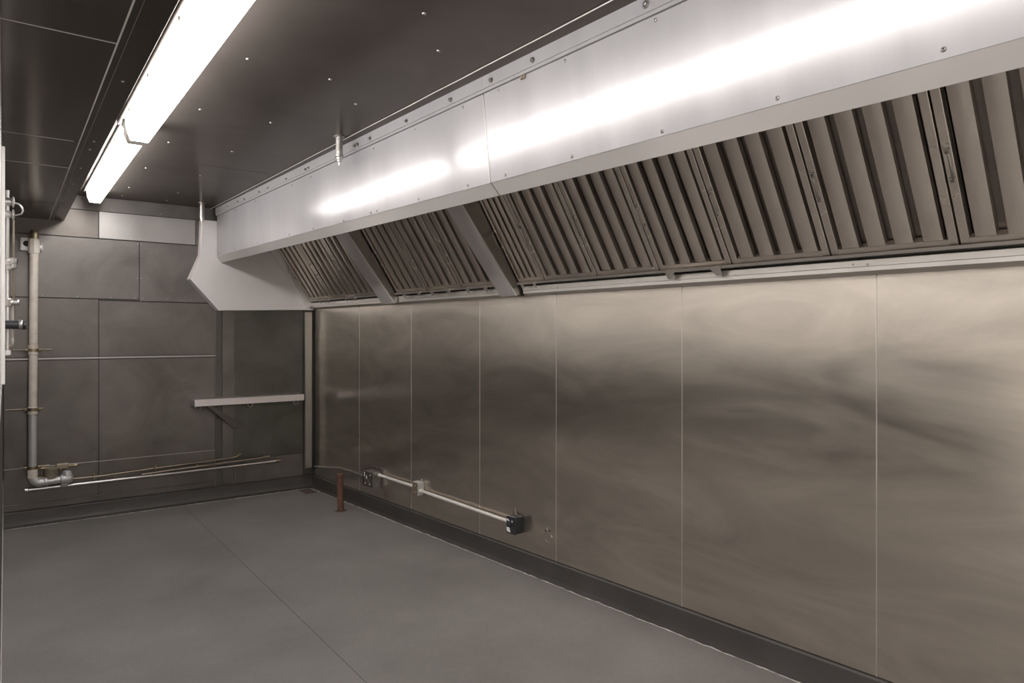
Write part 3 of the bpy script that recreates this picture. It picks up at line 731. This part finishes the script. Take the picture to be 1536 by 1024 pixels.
ob = thing('outlet_box', 'small pale box with tarnished cover, middle of the wall conduit run', 'outlet box', W(4.945, 0, .34))
wbox(MB(), 4.90, 4.985, 0.0, .056, .284, .39, .003).build('body', 'boxpale', ob)
wbox(MB(), 4.905, 4.98, .055, .062, .287, .387, .003).build('cover', 'boxtan', ob)
for z in (.31, .36): MB().dome(W(4.94, .062, z), NI, .005, .004).build('screw', 'zinc', ob)
MB().tube([W(4.93, .004, .385), W(4.93, .004, .412)], .006, 8).build('lug', 'zinc', ob)

sb = thing('switch_box', 'chipped black switch box at the near end of wall conduit', 'switch box', W(3.73, 0, .3))
wbox(MB(), 3.686, 3.772, .002, .070, .242, .360, .005).build('body', 'black', sb)
wbox(MB(), 3.684, 3.774, .068, .080, .240, .362, .004).build('cover', 'black', sb)
wbox(MB(), 3.715, 3.745, .079, .088, .292, .312, .002).build('toggle', 'black', sb)
MB().prism([W(3.765, .0805, .255), W(3.728, .0805, .250), W(3.735, .0805, .275), W(3.742, .0805, .283), W(3.768, .0805, .282)], NI * .001).build('paint_chip', 'paint', sb)
MB().prism([W(3.768, .0805, .332), W(3.74, .0805, .324), W(3.738, .0805, .331), W(3.76, .0805, .342)], NI * .001).build('paint_chip', 'paint', sb)
wbox(MB(), 3.705, 3.718, .0805, .0815, .322, .336, 0).build('paint_chip', 'boxpale', sb)
wbox(MB(), 3.686, 3.772, .077, .081, .3605, .3625, 0).build('worn_edge', 'boxpale', sb)
for y, dy in ((3.81, .008), (3.765, -.004)):
    MB().tube([W(y - .03, .02, .350), W(y - .01, .014, .37), W(y + dy, .006, .40)], .004, 6).build('wire', 'brown', sb)

c1 = MB().tube([W(6.90, .02, .222), W(6.62, .022, .252), W(6.36, .024, .290), W(6.1, .024, .297), W(5.735, .03, .298)], .010, 12)
tag(c1.build('conduit', 'conduit'), 'thin grey bent conduit from the corner post to the worn junction box', 'conduit')
c2 = MB().tube([W(5.575, .03, .345), W(4.98, .03, .340)], .0125, 14)
for y in (5.555, 5.0): c2.lathe(W(y, .03, .3435 if y > 5.3 else .3405), -U, [(-.01, .0165), (.012, .0165)], 12)
tag(c2.build('conduit', 'conduit_white'), 'short pale conduit between the worn junction box and small pale box', 'conduit')
c3 = MB().tube([W(4.91, .03, .322), W(4.3, .03, .311), W(3.765, .035, .303)], .0125, 14)
for y, z in ((4.895, .3215), (3.785, .3035)): c3.lathe(W(y, .032, z), -U, [(-.01, .0165), (.012, .0165)], 12)
tag(c3.build('conduit', 'conduit_white'), 'long pale conduit from small pale box to the black switch box', 'conduit')

# stray hardware left of the next panel seam
hw = thing('wall_fitting', 'tiny broken screw fitting left on the wall beyond the black box', 'fitting', W(3.44, 0, .31))
for y, z in ((3.468, .306), (3.43, .312)): MB().dome(W(y, 0, z), NI, .006, .005).build('screw_hole', 'hole', hw)
MB().tube([W(3.452, .001, .329), W(3.447, .012, .322), W(3.43, .014, .320)], .0032, 6).build('wire_end', 'zinc', hw)
MB().tube([W(3.415, .001, .287), W(3.402, .012, .284), W(3.388, .012, .280)], .0032, 6).build('hook', 'zinc', hw)
ring = [W(3.44 + .030 * math.cos(a), .0008, .268 + .034 * math.sin(a)) for a in [2 * PI * i / 20 for i in range(20)]]
MB().tube(ring, .0011, 5).build('scribed_ring', 'trimdark', hw)

# rusty stub and corner plate
rs = thing('rusty_pipe', 'short rusty pipe stub standing on the floor near the right wall', 'pipe stub', (2.427, 5.87, 0))
MB().tube([(2.432, 5.868, -.005), (2.428, 5.87, .15), (2.424, 5.872, .32)], .0285, 18).build('pipe', 'rust', rs)
MB().lathe((2.424, 5.872, .305), (0, 0, 1), [(0, .030), (.006, .0315), (.026, .0315), (.032, .027), (.033, .02)], 18).build('rim', 'rust', rs)
b = MB(); n = 14
b.prism([(2.432 + (.055 + random.uniform(-.015, .012)) * math.cos(2 * PI * i / n), 5.868 + (.055 + random.uniform(-.015, .012)) * math.sin(2 * PI * i / n), 0) for i in range(n)], (0, 0, .003))
b.build('foot_plate', 'rustplate', rs)
tag(MB().prism([(2.40, 6.87, 0), (2.505, 6.90, 0), (2.53, 6.70, 0), (2.41, 6.68, 0)], (0, 0, .004), .001).build('floor_plate', 'rustplate'), 'small rusty plate on the floor in the far right corner', 'plate')

# ------------------------------------------------------------------ pipework on the left wall
def X(px, y): return (px - 7.6) * .00063 * y
ls = MB().box((XL, 3.00, 1.42), (XL + .012, 3.035, 2.26), .002)
tag(ls.build('wall_strip', 'white'), 'narrow upright white strip at the left edge of photo', 'strip')
pm = thing('pipe_manifold', 'cluster of small chromed pipes and valves on the left wall', 'pipework', (.02, 4.0, 1.9))
Yp = 4.0
def zz(y): return 1.6 - (y - 500) * Yp * .803 / 1024 * 1.0
xa, xb, xc = X(11, Yp), X(20, Yp), X(12, Yp)
MB().tube([(xa, Yp, zz(285)), (xa, Yp, zz(412))], .008, 10).build('riser', 'chrome', pm)
MB().tube([(X(20, Yp), Yp + .02, zz(328)), (X(20.5, Yp), Yp + .02, zz(480))], .0048, 10).build('riser', 'brown', pm)
MB().tube([(xa, Yp, zz(410)), (xa, Yp, zz(530))], .0105, 12).build('riser', 'conduit', pm)
MB().tube([(X(18.5, Yp), Yp + .02, zz(455)), (X(18, Yp), Yp + .02, zz(515))], .0075, 10).build('riser', 'conduit', pm)
for yy in (302, 321):
    r = .020 if yy < 310 else .017
    MB().lathe((XL - .004, Yp, zz(yy)), (1, 0, 0), [(0, .012), (X(6, Yp) - XL, .013), (X(9, Yp) - XL, r), (X(17, Yp) - XL, r), (X(19, Yp) - XL, r * .7), (X(20, Yp) - XL, .026), (X(22, Yp) - XL, .026), (X(23.5, Yp) - XL, .010)], 16).build('union', 'chrome', pm)
MB().tube([(X(22, Yp), Yp, zz(303)), (X(28, Yp), Yp, zz(304)), (X(33, Yp), Yp, zz(309)), (X(34.5, Yp), Yp, zz(314)), (X(32, Yp), Yp, zz(319)), (X(22, Yp), Yp, zz(322))], .0042, 10).build('hose_loop', 'chrome', pm)
for yy, a, h_ in ((397, 13, 10), (394, 20, 10)):
    b = MB().lathe((X(a, Yp), Yp, zz(yy + 8)), (0, 0, 1), [(0, .010), (.003, .014), (.022, .014), (.025, .017), (.045, .017), (.05, .009)], 8)
    b.build('valve', 'chrome', pm)
MB().lathe((XL - .004, Yp, zz(453)), (1, 0, 0), [(0, .014), (X(17, Yp) - XL, .014), (X(17.5, Yp) - XL, .019), (X(20, Yp) - XL, .019), (X(20.5, Yp) - XL, .012), (X(27, Yp) - XL, .013), (X(28, Yp) - XL, .016), (X(30, Yp) - XL, .015), (X(31, Yp) - XL, .008)], 14).build('tap', 'chrome', pm)
MB().lathe((xa, Yp, zz(460)), (0, 0, 1), [(0, .013), (.004, .019), (.035, .019), (.04, .012)], 8).build('valve', 'chrome', pm)
MB().lathe((xa, Yp, zz(533)), (0, 0, 1), [(0, .009), (.004, .013), (.02, .013), (.024, .011)], 10).build('drain_end', 'white', pm)
MB().lathe((X(18, Yp), Yp + .02, zz(518)), (0, 0, 1), [(0, .006), (.004, .010), (.03, .010), (.034, .007)], 8).build('drain_end', 'chrome', pm)
MB().box((XL, Yp - .01, zz(519)), (X(19, Yp), Yp + .02, zz(517)), .001).build('bracket', 'brown', pm)
bp_ = thing('hose_stub', 'black rubber hose stub with clamp sticking out of the left wall', 'hose', (.02, Yp - .05, zz(487)))
Yh = Yp - .05
MB().tube([(XL - .004, Yh, zz(487)), (X(29, Yh), Yh, zz(487)), (X(36, Yh), Yh, zz(487.5))], .0205, 16).build('hose', 'black', bp_)
MB().lathe((X(28, Yh), Yh, zz(487)), (1, 0, 0), [(0, .0215), (.002, .0225), (.012, .0225), (.014, .0215)], 16).build('band', 'boxsteel', bp_)
MB().lathe((X(34.5, Yh), Yh, zz(487)), (1, 0, 0), [(0, .0205), (.003, .0225), (.012, .022), (.013, .016)], 16).build('hose_end', 'black', bp_)

# ------------------------------------------------------------------ light, camera, view
w = bpy.data.worlds.new('World'); SC.world = w
w.use_nodes = True
w.node_tree.nodes['Background'].inputs[0].default_value = (1, .97, .94, 1)
w.node_tree.nodes['Background'].inputs[1].default_value = 0.05

cam = bpy.data.cameras.new('Camera')
co = bpy.data.objects.new('Camera', cam); COL.objects.link(co)
cam.lens = 24.0; cam.sensor_width = 36.0; cam.sensor_fit = 'HORIZONTAL'
cam.shift_y = -12 / 1536
cam.clip_start = 0.01
yaw = math.atan2(760, 1024)
co.location = (0, 0, 1.6)
co.rotation_euler = (PI / 2, 0, -yaw)
SC.camera = co
SC.view_settings.view_transform = 'Standard'
SC.view_settings.look = 'None'
SC.view_settings.gamma = 1.0
SC.view_settings.use_curve_mapping = False
SC.view_settings.exposure = 1.3
SC.cycles.use_denoising = True
SC.cycles.max_bounces = 12
SC.cycles.glossy_bounces = 8
SC.cycles.sample_clamp_indirect = 8.0
